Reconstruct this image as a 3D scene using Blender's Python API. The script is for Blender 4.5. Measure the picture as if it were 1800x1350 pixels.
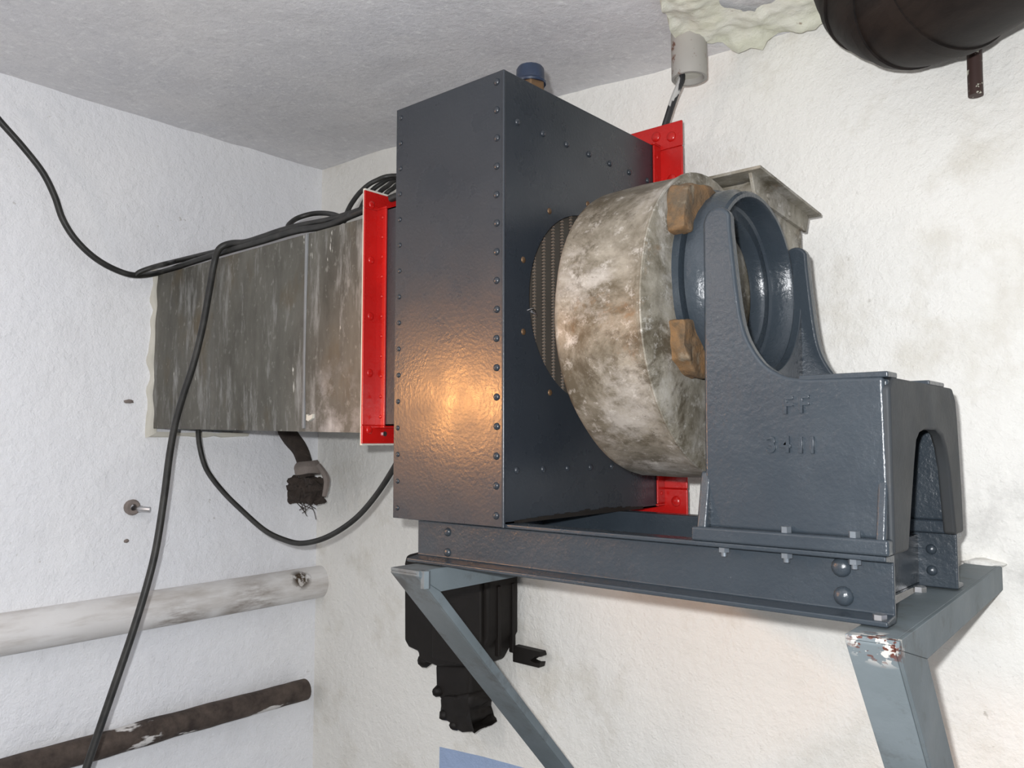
import bpy, bmesh, math, random
from mathutils import Vector, Matrix, noise
random.seed(7)
for o in list(bpy.data.objects): bpy.data.objects.remove(o)
S = bpy.context.scene
COL = S.collection
PI = math.pi
H = 1.55                                   # eye height above the floor
# ------------------------------------------------------------------ camera
YAW = math.radians(40.7); PITCH = math.atan(100/1463.0); FPX = 1463.0
FWD = Vector((-math.sin(YAW)*math.cos(PITCH), math.cos(YAW)*math.cos(PITCH), math.sin(PITCH)))
RGT = Vector((math.cos(YAW), math.sin(YAW), 0)); UPV = RGT.cross(FWD)
cam = bpy.data.objects.new('camera', bpy.data.cameras.new('camera')); COL.objects.link(cam)
cam.data.sensor_width = 36; cam.data.lens = FPX/1800*36; cam.data.clip_start = .02
M = Matrix((RGT, UPV, -FWD)).transposed().to_4x4(); M.translation = (0, 0, H)
cam.matrix_world = M
S.camera = cam
# ------------------------------------------------------------------ world, lamps, exposure
w = bpy.data.worlds.new('world'); S.world = w; w.use_nodes = True
w.node_tree.nodes['Background'].inputs[0].default_value = (.5, .5, .55, 1)
w.node_tree.nodes['Background'].inputs[1].default_value = .05
S.view_settings.view_transform = 'Standard'; S.view_settings.look = 'None'
S.view_settings.gamma = 1; S.view_settings.use_curve_mapping = False
S.view_settings.exposure = 0.06
def lamp(name, loc, energy, color, radius):
    l = bpy.data.lights.new(name, 'POINT'); l.energy = energy; l.color = color; l.shadow_soft_size = radius
    o = bpy.data.objects.new(name, l); COL.objects.link(o); o.location = (loc[0], loc[1], loc[2]+H); return o
fl = -0.045*RGT + 0.05*UPV - .02*FWD
lamp('camera_flash', fl, 112, (.97, .98, 1), .012)              # the flash on the camera
wlp = Vector((-2.16, -.04, .15))                                  # warm work lamp with a reflector on the left of the room, aimed at the box
wl_ = bpy.data.lights.new('work_lamp', 'SPOT'); wl_.energy = 50; wl_.color = (1, .43, .12); wl_.shadow_soft_size = .085
wl_.spot_size = math.radians(54); wl_.spot_blend = 1
wo_ = bpy.data.objects.new('work_lamp', wl_); COL.objects.link(wo_); wo_.location = wlp+Vector((0,0,H))
wo_.rotation_euler = (Vector((-1.08, 1.15, .10))-wlp).to_track_quat('-Z', 'Y').to_euler()
lamp('fill_lamp', (-1.55, -.75, .62), 13, (1, .88, .80), .12)         # unseen fill lamp added to brighten the corner, left wall and ceiling
# ------------------------------------------------------------------ helpers
def at(px, py, ax, val):
    d = FWD + RGT*((px-900)/FPX) - UPV*((py-675)/FPX)
    return d*(val/d[ax])
def depth(px, py, t):
    return (FWD + RGT*((px-900)/FPX) - UPV*((py-675)/FPX))*t
class MB:
    def __init__(s): s.v = []; s.f = []
    def add(s, vs, fs):
        n = len(s.v); s.v += [Vector(v) for v in vs]; s.f += [tuple(i+n for i in f) for f in fs]; return s
    def box(s, x0, x1, y0, y1, z0, z1):
        return s.add([(x0,y0,z0),(x1,y0,z0),(x1,y1,z0),(x0,y1,z0),(x0,y0,z1),(x1,y0,z1),(x1,y1,z1),(x0,y1,z1)],
            [(3,2,1,0),(4,5,6,7),(0,1,5,4),(1,2,6,5),(2,3,7,6),(3,0,4,7)])
    def prism(s, poly, ax, a, b):
        """polygon of 2-tuples in the plane normal to ax, extruded a..b"""
        def P(p, t): return {0:(t,p[0],p[1]), 1:(p[0],t,p[1]), 2:(p[0],p[1],t)}[ax]
        n = len(poly); vs = [P(p,a) for p in poly]+[P(p,b) for p in poly]
        fs = [tuple(range(n)), tuple(range(2*n-1, n-1, -1))]+[(i, i+n, (i+1)%n+n, (i+1)%n) for i in range(n)]
        return s.add(vs, fs)
    def lathe(s, prof, c, ax=0, n=64, closed=True):
        """prof of (t along axis, r); c centre"""
        vs = []; m = len(prof)
        for i in range(n):
            a = 2*PI*i/n; u, v_ = math.cos(a), math.sin(a)
            for t, r in prof:
                vs.append({0:(c[0]+t, c[1]+r*u, c[2]+r*v_), 1:(c[0]+r*u, c[1]+t, c[2]+r*v_), 2:(c[0]+r*u, c[1]+r*v_, c[2]+t)}[ax])
        fs = []
        for i in range(n):
            for j in range(m if closed else m-1):
                k = (j+1)%m; fs.append((i*m+j, i*m+k, ((i+1)%n)*m+k, ((i+1)%n)*m+j))
        if not closed:
            for j in (0, m-1):
                if prof[j][1] > 1e-6: fs.append(tuple(i*m+j for i in range(n)))
        return s.add(vs, fs)
    def tube(s, pts, r, n=12, caps=True, smooth=6):
        pts = [Vector(p) for p in pts]
        rr = r if isinstance(r, (list, tuple)) else [r]*len(pts)
        if smooth:
            q = []; qr = []
            for i in range(len(pts)-1):
                p0 = pts[max(i-1,0)]; p1 = pts[i]; p2 = pts[i+1]; p3 = pts[min(i+2,len(pts)-1)]
                for k in range(smooth):
                    t = k/smooth
                    q.append(.5*((2*p1)+(p2-p0)*t+(2*p0-5*p1+4*p2-p3)*t*t+(3*p1-p0-3*p2+p3)*t**3)); qr.append(rr[i]+(rr[i+1]-rr[i])*t)
            q.append(pts[-1]); qr.append(rr[-1]); pts, rr = q, qr
        vs = []; m = len(pts); up = None
        for i, p in enumerate(pts):
            d = (pts[min(i+1,m-1)]-pts[max(i-1,0)]).normalized()
            if up is None: up = Vector((0,0,1)) if abs(d.z) < .9 else Vector((1,0,0))
            a = d.cross(up).normalized(); up = a.cross(d).normalized()
            for k in range(n):
                t = 2*PI*k/n; vs.append(p+(a*math.cos(t)+up*math.sin(t))*rr[i])
        fs = [(i*n+k, i*n+(k+1)%n, (i+1)*n+(k+1)%n, (i+1)*n+k) for i in range(m-1) for k in range(n)]
        if caps: fs += [tuple(range(n-1,-1,-1)), tuple((m-1)*n+k for k in range(n))]
        return s.add(vs, fs)
def rough(mb, amp, sc, cuts=3, lim=.02):
    bm = bmesh.new(); vs = [bm.verts.new(v) for v in mb.v]
    for f in mb.f: bm.faces.new([vs[i] for i in f])
    bmesh.ops.triangulate(bm, faces=bm.faces)
    for _ in range(cuts):
        es = [e for e in bm.edges if e.calc_length() > lim]
        if not es: break
        bmesh.ops.subdivide_edges(bm, edges=es, cuts=1); bmesh.ops.triangulate(bm, faces=bm.faces)
    bmesh.ops.smooth_vert(bm, verts=bm.verts, factor=.5, use_axis_x=True, use_axis_y=True, use_axis_z=True)
    bm.verts.index_update(); r = MB()
    r.v = [v.co+Vector((noise.noise(v.co*sc), noise.noise(v.co*sc+Vector((9,0,0))), noise.noise(v.co*sc+Vector((0,9,0)))))*amp for v in bm.verts]
    r.f = [tuple(v.index for v in f.verts) for f in bm.faces]; bm.free(); return r
def wloc(o):
    p = Vector(o.location)
    while o.parent: o = o.parent; p += Vector(o.location)
    return p
def mk(name, me, mat, parent, loc, rot=None):
    o = bpy.data.objects.new(name, me); COL.objects.link(o)
    if mat is not None and not me.materials: me.materials.append(mat)
    loc = Vector(loc)
    if parent: o.parent = parent; o.location = loc-wloc(parent)
    else: o.location = loc
    if rot: o.rotation_euler = rot
    return o
def obj(name, mb, mat, parent=None, smooth=False, bevel=0, bseg=2, org=None, angle=35):
    me = bpy.data.meshes.new(name)
    vs = [v+Vector((0,0,H)) for v in mb.v]
    if org is not None: o = Vector(org)+Vector((0,0,H))
    else:
        lo = [min(v[i] for v in vs) for i in range(3)]; hi = [max(v[i] for v in vs) for i in range(3)]
        o = Vector(((lo[0]+hi[0])/2, (lo[1]+hi[1])/2, lo[2]))
    me.from_pydata([v-o for v in vs], [], mb.f)
    bm = bmesh.new(); bm.from_mesh(me); bmesh.ops.recalc_face_normals(bm, faces=bm.faces); bm.to_mesh(me); bm.free()
    ob = mk(name, me, mat, parent, o)
    if smooth:
        for p in me.polygons: p.use_smooth = True
        me.set_sharp_from_angle(angle=math.radians(angle))
    if bevel:
        b = ob.modifiers.new('bevel', 'BEVEL'); b.width = bevel; b.segments = bseg; b.limit_method = 'ANGLE'; b.angle_limit = math.radians(40)
        for p in me.polygons: p.use_smooth = True
        b.harden_normals = True
    return ob
def empty(name, loc, label, cat, group=None):
    o = bpy.data.objects.new(name, None); COL.objects.link(o); o.location = (loc[0], loc[1], loc[2]+H)
    o.empty_display_size = .05
    return tag(o, label, cat, group)
def tag(o, label, cat, group=None):
    o['label'] = label; o['category'] = cat
    if group: o['group'] = group
    return o
def struct(o): o['kind'] = 'structure'; return o
ROT = {'+z': (0,0,0), '-z': (PI,0,0), '-y': (PI/2,0,0), '+y': (-PI/2,0,0), '+x': (0,PI/2,0), '-x': (0,-PI/2,0)}
def dome_mesh(name, r, h, mat, n=14):
    mb = MB(); prof = [(-.002, r)]+[(h*math.sin(a), r*math.cos(a)) for a in [i*PI/2/5 for i in range(5)]]+[(h, 0.0003)]
    mb.lathe(prof, (0,0,0), 2, n, closed=False)
    me = bpy.data.meshes.new(name); me.from_pydata(mb.v, [], mb.f)
    bm = bmesh.new(); bm.from_mesh(me); bmesh.ops.recalc_face_normals(bm, faces=bm.faces); bm.to_mesh(me); bm.free()
    for p in me.polygons: p.use_smooth = True
    me.set_sharp_from_angle(angle=math.radians(50)); me.materials.append(mat); return me
def hex_mesh(name, r, h, mat, stub=0, stubr=0):
    mb = MB(); mb.prism([(r*math.cos(i*PI/3), r*math.sin(i*PI/3)) for i in range(6)], 2, -.002, h)
    if stub: mb.prism([(stubr*math.cos(i*PI/5), stubr*math.sin(i*PI/5)) for i in range(10)], 2, h-.001, h+stub)
    me = bpy.data.meshes.new(name); me.from_pydata(mb.v, [], mb.f)
    bm = bmesh.new(); bm.from_mesh(me); bmesh.ops.recalc_face_normals(bm, faces=bm.faces); bm.to_mesh(me); bm.free()
    me.materials.append(mat); return me
def put(name, me, parent, p, axis, spin=0):
    o = mk(name, me, None, parent, Vector(p)+Vector((0,0,H)), ROT[axis])
    return o
# ------------------------------------------------------------------ materials
class NT:
    def __init__(s, name, rough=.5, metal=0, spec=.5):
        s.m = bpy.data.materials.new(name); s.m.use_nodes = True; s.t = s.m.node_tree; s.n = s.t.nodes; s.l = s.t.links
        s.b = s.n['Principled BSDF']; s.b.inputs['Roughness'].default_value = rough; s.b.inputs['Metallic'].default_value = metal
        s.b.inputs['Specular IOR Level'].default_value = spec
        s.pos = s.n.new('ShaderNodeNewGeometry').outputs['Position']
    def new(s, t, **k):
        n = s.n.new('ShaderNode'+t)
        for a, b in k.items(): setattr(n, a, b)
        return n
    def vec(s, scale=(1,1,1), off=(0,0,0)):
        m = s.new('Mapping'); m.inputs['Scale'].default_value = scale; m.inputs['Location'].default_value = off
        s.l.new(s.pos, m.inputs['Vector']); return m.outputs[0]
    def noise(s, scale, detail=5, rough=.55, st=(1,1,1), off=(0,0,0), dist=0):
        n = s.new('TexNoise'); n.inputs['Scale'].default_value = scale; n.inputs['Detail'].default_value = detail
        n.inputs['Roughness'].default_value = rough; n.inputs['Distortion'].default_value = dist
        s.l.new(s.vec(st, off), n.inputs['Vector']); return n.outputs[0]
    def vor(s, scale, st=(1,1,1), feature='F1', off=(0,0,0)):
        n = s.new('TexVoronoi'); n.feature = feature; n.inputs['Scale'].default_value = scale
        s.l.new(s.vec(st, off), n.inputs['Vector']); return n.outputs['Distance']
    def ramp(s, fac, stops):
        r = s.new('ValToRGB'); e = r.color_ramp.elements
        while len(e) < len(stops): e.new(.5)
        for i, (p, c) in enumerate(stops):
            e[i].position = p; e[i].color = (c, c, c, 1) if isinstance(c, (int, float)) else (*c, 1)
        s.l.new(fac, r.inputs[0]); return r.outputs[0]
    def mix(s, fac, a, b, mode='MIX'):
        m = s.new('Mix', data_type='RGBA', blend_type=mode)
        if isinstance(fac, (int, float)): m.inputs[0].default_value = fac
        else: s.l.new(fac, m.inputs[0])
        for i, v in ((6, a), (7, b)):
            if isinstance(v, tuple): m.inputs[i].default_value = (*v, 1)
            else: s.l.new(v, m.inputs[i])
        return m.outputs[2]
    def math(s, op, a, b):
        m = s.new('Math', operation=op)
        for i, v in ((0, a), (1, b)):
            if isinstance(v, (int, float)): m.inputs[i].default_value = v
            else: s.l.new(v, m.inputs[i])
        return m.outputs[0]
    def axis(s, i):
        x = s.new('SeparateXYZ'); s.l.new(s.pos, x.inputs[0]); return x.outputs[i]
    def ball(s, p, r):
        """1 inside a ball of radius r about p, fading out"""
        d = s.new('VectorMath', operation='DISTANCE'); s.l.new(s.pos, d.inputs[0]); d.inputs[1].default_value = (p[0], p[1], p[2]+H)
        return s.ramp(s.math('DIVIDE', d.outputs['Value'], r*2), [(.25, 1), (.5, 0)])
    def col(s, c):
        if isinstance(c, tuple): s.b.inputs['Base Color'].default_value = (*c, 1)
        else: s.l.new(c, s.b.inputs['Base Color'])
        return s
    def rough(s, r): s.l.new(r, s.b.inputs['Roughness']); return s
    def bump(s, h, strength=.3, dist=.002):
        b = s.new('Bump'); b.inputs['Strength'].default_value = strength; b.inputs['Distance'].default_value = dist
        s.l.new(h, b.inputs['Height']); s.l.new(b.outputs[0], s.b.inputs['Normal']); return s
def plaster(name, base, tint, dirt, amt):
    t = NT(name, .85, 0, .2)
    c = t.mix(t.ramp(t.noise(2.2, 5), [(.35, 0), (.7, 1)]), base, tint)
    st = t.math('MULTIPLY', t.ramp(t.noise(5, 8, .65, off=(3,1,2)), [(.52, 0), (.75, 1)]), amt)
    c = t.mix(st, c, dirt)
    sp = t.ramp(t.noise(55, 3, .5, off=(9,4,2)), [(.70, 0), (.76, 1)])
    sp = t.math('MULTIPLY', sp, t.math('MULTIPLY', t.ramp(t.noise(3, 3, off=(1,7,0)), [(.5, 0), (.65, 1)]), .5))
    c = t.mix(sp, c, (.30, .27, .22))
    t.col(c)
    h = t.math('ADD', t.math('MULTIPLY', t.noise(38, 6, .62), 1.0), t.math('MULTIPLY', t.noise(170, 3, .6), .25))
    t.bump(h, .8, .008); return t
MW_L = plaster('whitewashed_plaster_cool', (.85, .86, .89), (.88, .885, .90), (.70, .70, .71), .4).m
t = plaster('whitewashed_plaster_warm', (.88, .868, .825), (.85, .835, .785), (.60, .555, .46), .62)
x_, z_ = t.axis(0), t.axis(2)
edge = t.math('ADD', .615, t.math('MULTIPLY', t.math('ADD', x_, 1.877), .06))
pm = t.math('MULTIPLY', t.math('GREATER_THAN', x_, -1.877), t.math('LESS_THAN', z_, edge))
cur = t.b.inputs['Base Color'].links[0].from_socket
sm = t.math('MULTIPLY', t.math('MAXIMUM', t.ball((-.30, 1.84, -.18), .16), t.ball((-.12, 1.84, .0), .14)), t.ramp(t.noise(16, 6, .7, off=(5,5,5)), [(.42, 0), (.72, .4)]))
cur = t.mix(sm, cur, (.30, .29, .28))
t.col(t.mix(pm, cur, (.36, .46, .66)))
MW_B = t.m
t = NT('grey_ceiling_paint', .8, 0, .2)
c = t.mix(t.ramp(t.noise(3.5, 6), [(.3, 0), (.72, 1)]), (.70, .70, .725), (.80, .79, .795))
c = t.mix(t.math('MULTIPLY', t.ramp(t.noise(75, 4, .7, st=(1,.5,1)), [(.54, 0), (.68, 1)]), .7), c, (.92, .92, .92))
c = t.mix(t.math('MULTIPLY', t.ramp(t.noise(28, 6, .7, off=(6,2,2)), [(.52, 0), (.70, 1)]), .45), c, (.56, .56, .585))
c = t.mix(t.math('MULTIPLY', t.ramp(t.noise(14, 3, .5, st=(.25,2.2,1), off=(2,2,2)), [(.62, 0), (.68, 1)]), .35), c, (.86, .86, .87))
t.col(c).bump(t.noise(60, 6, .7), .6, .006); MCEIL = t.m
t = NT('concrete_floor', .85); t.col(t.mix(t.noise(6, 6), (.22, .21, .20), (.32, .31, .29))); MFLOOR = t.m
def enamel(name, base, dark, rough=.33):
    t = NT(name, rough, 0, .5)
    c = t.mix(t.ramp(t.noise(7, 6, .6), [(.35, 0), (.7, 1)]), base, dark)
    t.col(c); t.rough(t.ramp(t.noise(12, 5, .6, off=(4,4,4)), [(.3, rough-.06), (.75, rough+.08)]))
    t.bump(t.math('ADD', t.noise(150, 3, .55), t.math('MULTIPLY', t.noise(22, 3), .6)), .16, .002); return t
MBLUE = enamel('slate_blue_enamel', (.026, .031, .038), (.021, .026, .033), .29).m
t = enamel('slate_blue_cast_paint', (.033, .043, .053), (.026, .034, .043), .25)
t.bump(t.math('ADD', t.noise(110, 5, .6), t.math('MULTIPLY', t.noise(22, 3), .5)), .34, .003); MBLUE2 = t.m
t = enamel('matt_slate_blue_paint', (.033, .038, .043), (.038, .039, .039), .55); t.b.inputs['Specular IOR Level'].default_value = .2; MMATT = t.m  # lower-gloss, slightly greyer variant of the blue paint for the end wall
t = enamel('grey_bracket_paint', (.15, .18, .195), (.115, .14, .15), .58)
t.b.inputs['Specular IOR Level'].default_value = .3
cur = t.b.inputs['Base Color'].links[0].from_socket
cur = t.mix(t.math('MULTIPLY', t.ramp(t.noise(9, 6, .7, off=(3,7,1)), [(.56, 0), (.70, 1)]), .6), cur, (.06, .055, .05))
near = t.ball((-.335, 1.065, -.245), .045)
cur = t.mix(t.math('MULTIPLY', near, t.ramp(t.noise(48, 4, .6), [(.50, 0), (.53, 1)])), cur, (.50, .49, .46))
cur = t.mix(t.math('MULTIPLY', near, t.ramp(t.noise(60, 4, .6, off=(4,4,4)), [(.55, 0), (.58, 1)])), cur, (.10, .035, .025))
t.col(cur); MGREY = t.m
t = enamel('glossy_red_paint', (.48, .010, .008), (.38, .008, .007), .28); MRED = t.m
# grimy galvanised sheet, streaked
t = NT('streaked_galvanised_sheet', .6, .1, .35)
c = t.mix(t.ramp(t.noise(2.6, 7, .68, st=(2.6,2.6,.9)), [(.36, 0), (.66, 1)]), (.070, .066, .054), (.150, .143, .122))
c = t.mix(t.math('MULTIPLY', t.ramp(t.noise(3.2, 5, .6, st=(1.8,1,1), off=(5,0,3)), [(.54, 0), (.68, 1)]), .8), c, (.105, .080, .045))
c = t.mix(t.math('MULTIPLY', t.ramp(t.noise(7, 7, .7, st=(3.2,3,.55), off=(1,2,3)), [(.54, 0), (.70, 1)]), .75), c, (.34, .34, .325))
sel = t.ramp(t.noise(2.1, 2, off=(8,8,8)), [(.42, 0), (.54, 1)])
c = t.mix(t.math('MULTIPLY', sel, t.ramp(t.noise(24, 4, .6, st=(1.5,1,.4), off=(7,3,1)), [(.685, 0), (.715, 1)])), c, (.60, .59, .54))
c = t.mix(t.math('MULTIPLY', t.ramp(t.noise(60, 3, .6, st=(1,1,.7)), [(.60, 0), (.74, 1)]), .5), c, (.30, .295, .27))
low = t.math('MULTIPLY', t.ball((-1.62, 1.22, .05), .15), t.ramp(t.noise(13, 6, .7), [(.46, 0), (.72, .75)]))
c = t.mix(low, c, (.46, .455, .45))
t.col(c).bump(t.noise(40, 5), .25, .002); MDUCT = t.m
# blotched scroll casing
t = NT('blotched_galvanised_casing', .5, .15, .4)
def smear(*a, **k): return t.noise(*a, st=(.8, 1, 1), dist=.35, **k)
c = t.mix(t.ramp(smear(7, 10, .72), [(.40, 0), (.60, 1)]), (.085, .072, .048), (.27, .25, .205))
c = t.mix(t.math('MULTIPLY', t.ramp(smear(4.5, 10, .76, off=(4,1,8)), [(.52, 0), (.64, 1)]), .7), c, (.40, .385, .355))
c = t.mix(t.math('MULTIPLY', t.ramp(smear(7, 10, .76, off=(2,6,3)), [(.53, 0), (.61, 1)]), .85), c, (.060, .048, .030))
c = t.mix(t.math('MULTIPLY', t.ramp(smear(9, 9, .74, off=(0,3,9)), [(.57, 0), (.66, 1)]), .75), c, (.15, .085, .036))
c = t.mix(t.math('MULTIPLY', t.ramp(t.noise(40, 8, .8, off=(6,1,1)), [(.55, 0), (.66, 1)]), .6), c, (.50, .485, .45))
c = t.mix(t.math('MULTIPLY', t.ramp(t.noise(70, 6, .8, off=(1,8,1)), [(.58, 0), (.68, 1)]), .5), c, (.05, .042, .030))
t.col(c).bump(t.noise(26, 6, .6), .35, .004); MCASE = t.m
t = NT('pale_seam', .6, .1); t.col(t.mix(t.noise(9, 6, .7, st=(1,1,.6)), (.10, .10, .095), (.34, .35, .36))); MSEAM = t.m
t = NT('flaking_rust', .85)
c = t.mix(t.ramp(t.noise(22, 6, .65), [(.35, 0), (.65, 1)]), (.085, .062, .038), (.165, .088, .034))
c = t.mix(t.math('MULTIPLY', t.ramp(t.noise(38, 5, .6, off=(3,3,3)), [(.55, 0), (.68, 1)]), .7), c, (.06, .045, .028))
c = t.mix(t.math('MULTIPLY', t.ramp(t.noise(30, 5, .6, off=(7,1,3)), [(.56, 0), (.68, 1)]), .6), c, (.22, .19, .14))
t.col(c).bump(t.noise(60, 6, .65), .8, .005); MRUST = t.m
t = NT('black_rubber_cable', .5); t.col(t.mix(t.ramp(t.noise(30, 4), [(.4, 0), (.75, 1)]), (.013, .013, .012), (.035, .034, .030))); MCABLE = t.m
t = NT('dark_brown_bakelite', .6, 0, .3); t.col(t.mix(t.noise(18, 5), (.006, .0048, .004), (.014, .011, .009))).bump(t.noise(60, 4), .3, .002); MDARK = t.m
t = NT('brown_tarred_pipe', .62, 0, .3)
c = t.mix(t.ramp(t.noise(9, 5, .6, st=(1,1,5)), [(.35, 0), (.7, 1)]), (.007, .0052, .0045), (.019, .0135, .011))
t.col(c).bump(t.noise(14, 5, .6, st=(1,1,5)), .35, .004); MTAR = t.m
t = NT('bright_steel', .35, 1); t.col((.55, .55, .56)); MSTEEL = t.m
t = NT('painted_steel_nut', .35, .7); t.col((.22, .25, .28)); MNUT = t.m
t = NT('worn_brass', .5, .6); t.col(t.mix(t.noise(40, 4), (.20, .11, .05), (.10, .07, .045))); MBRASS = t.m
t = NT('blue_enamel_cap', .35); t.col(t.mix(t.noise(30, 4), (.016, .034, .078), (.014, .018, .028))); MCAP = t.m
t = NT('white_painted_pipe', .6)
c = t.mix(t.ramp(t.noise(4, 5), [(.3, 0), (.7, 1)]), (.78, .77, .76), (.70, .68, .66))
grime = t.ramp(t.noise(6, 6, .65, st=(1,.45,3)), [(.48, 0), (.7, 1)])
c = t.mix(t.math('MULTIPLY', grime, .55), c, (.33, .28, .23))
dr = t.math('MULTIPLY', t.math('MAXIMUM', t.ball((-2.46, 1.55, -.56), .13), t.ball((-2.46, 1.30, -.57), .11)), t.ramp(t.noise(12, 7, .7, st=(1,.5,2.5), off=(2,2,2)), [(.38, 0), (.60, .85)]))  # noise-broken brown patches low on the pipe, towards the corner
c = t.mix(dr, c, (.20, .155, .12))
rs = t.math('MULTIPLY', t.ball((-2.44, 1.73, -.47), .045), t.ramp(t.noise(45, 4), [(.40, 0), (.50, 1)]))
c = t.mix(rs, c, (.05, .03, .012))
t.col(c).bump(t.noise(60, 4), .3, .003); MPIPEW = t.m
t = NT('rusted_pipe_with_paint_remnants', .8)
c = t.mix(t.ramp(t.noise(16, 6, .65), [(.38, 0), (.66, 1)]), (.035, .024, .019), (.10, .075, .06))
c = t.mix(t.ramp(t.noise(5.5, 5, .6, st=(1,.6,1.8), off=(2,.35,4)), [(.60, 0), (.625, 1)]), c, (.70, .68, .66))
t.col(c).bump(t.noise(45, 6, .7), .7, .006); MPIPER = t.m
t = NT('grey_conduit', .6); c = t.mix(t.noise(9, 4), (.32, .305, .28), (.43, .41, .38))
c = t.mix(t.math('MULTIPLY', t.ramp(t.noise(34, 4, .6), [(.60, 0), (.66, 1)]), .9), c, (.13, .05, .025)); t.col(c); MCOND = t.m
t = NT('pale_yellow_foam', .8); c = t.mix(t.ramp(t.noise(14, 5), [(.35, 0), (.65, 1)]), (.72, .72, .58), (.82, .81, .72))
c = t.mix(t.ramp(t.noise(30, 4, off=(1,1,1)), [(.68, 0), (.74, 1)]), c, (.22, .13, .07)); t.col(c).bump(t.noise(50, 6, .65), .6, .006); MFOAM = t.m
#t = NT('pale_blue_wall_paint', .8); t.col(t.mix(t.noise(8, 4), (.36, .47, .68), (.42, .53, .74))).bump(t.noise(38, 6), .4, .004); MPBLUE = t.m
t = NT('frayed_sacking', .95); t.col(t.mix(t.noise(40, 5), (.02, .016, .013), (.075, .055, .045))).bump(t.noise(90, 5), .8, .006); MSACK = t.m
t = NT('grey_rag', .95); t.col(t.mix(t.noise(25, 5), (.16, .13, .115), (.30, .26, .235))).bump(t.noise(70, 5), .6, .005); MRAG = t.m
t = NT('brass_fins', .5, .4); t.col((.26, .20, .155)); MFIN = t.m
t = NT('dark_tube_metal', .6, .2); t.col(t.mix(t.noise(20, 4), (.055, .048, .040), (.085, .075, .062))); MTUBE = t.m
t = NT('plaster_patch', .9); t.col(t.mix(t.noise(20, 5), (.52, .50, .43), (.66, .64, .57))).bump(t.noise(50, 5), .5, .006); MPATCH = t.m
t = NT('flaked_paint_cable', .5); t.col(t.mix(t.ramp(t.noise(26, 3, st=(1,1,.5)), [(.56, 0), (.59, 1)]), (.015, .015, .016), (.45, .44, .42))); MFLAKE = t.m
t = NT('dark_stub_paint', .6); t.col(t.mix(t.ramp(t.noise(45, 4, .6), [(.60, 0), (.63, 1)]), (.045, .022, .018), (.66, .66, .55))); MSTUB = t.m
# ------------------------------------------------------------------ the room
WX, WY = -2.515, 1.84            # left wall plane, back wall plane
RX, RY = 3.0, -3.6
def ceil_z(x):
    P = [(-2.6, 1.006), (-2.1, 1.002), (-1.37, .980), (-1.09, .956), (-.66, .946), (2, .94)]
    for (a, za), (b, zb) in zip(P, P[1:]):
        if x <= b: return za+(zb-za)*(max(x, a)-a)/(b-a)
    return P[-1][1]
def grid(name, fn, us, vs_, mat):
    mb = MB(); nu, nv = len(us), len(vs_)
    mb.v = [Vector(fn(u, v)) for u in us for v in vs_]
    mb.f = [(i*nv+j, (i+1)*nv+j, (i+1)*nv+j+1, i*nv+j+1) for i in range(nu-1) for j in range(nv-1)]
    return struct(obj(name, mb, mat, smooth=True, angle=80))
def lin(a, b, d): n = max(1, round((b-a)/d)); return [a+(b-a)*i/n for i in range(n+1)]
def und(p, s=3.2, a=.007): return a*noise.noise(Vector(p)*s)+a*.45*noise.noise(Vector(p)*s*4.1)
wl = grid('wall_left', lambda y, z: (WX+(und((0,y,z)) if y < WY-.05 else 0)-.003, y, z), lin(RY, -.5, .3)[:-1]+lin(-.5, WY+.02, .03), lin(-H, 1.03, .03), MW_L)
wb = grid('wall_back', lambda x, z: (x, WY+(und((x,5,z)) if x > WX+.05 else 0)+.003, z), lin(WX-.02, .8, .03)+lin(.8, RX, .3)[1:], lin(-H, 1.03, .03), MW_B)
grid('ceiling', lambda x, y: (x, y, ceil_z(x)+und((x,y,9), 2.6, .006)), lin(WX-.02, .8, .03)+lin(.8, RX, .3)[1:], lin(RY, -.5, .3)[:-1]+lin(-.5, WY+.02, .03), MCEIL)
grid('floor', lambda x, y: (x, y, -H), lin(WX, RX, .5), lin(RY, WY, .5), MFLOOR)
grid('wall_right', lambda y, z: (RX, y, z), lin(RY, WY, .5), lin(-H, 1.0, .5), MW_B)
grid('wall_front', lambda x, z: (x, RY, z), lin(WX, RX, .5), lin(-H, 1.0, .5), MW_B)
# plaster collar where the duct enters the left wall
mb = MB(); loop = [(1.222, z) for z in lin(.02, .525, .012)]+[(y, .525) for y in lin(1.222, 1.55, .03)]
loop = [(y, .022) for y in lin(1.222, 1.55, .03)][::-1]+loop
for k, (y, z) in enumerate(loop):
    wv = .015+.012*noise.noise(Vector((y*25, z*25, 3))); th_ = .012+.008*noise.noise(Vector((y*18, z*18, 7)))
    oy = -wv if y < 1.23 else 0; oz = (wv if z > .5 else -wv if z < .04 else 0)*.6
    for (f_, t_) in ((1, -.012), (.85, th_*.6), (.4, th_), (-.5, th_)): mb.v.append(Vector((WX+t_, y+oy*f_, z+oz*f_)))
for k in range(len(loop)-1):
    for q in range(3): mb.f.append((k*4+q, k*4+q+1, k*4+q+5, k*4+q+4))
obj('plaster_collar', mb, MPATCH, wl, smooth=True, angle=70)['label'] = 'rough beige plaster around the duct'
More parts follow.
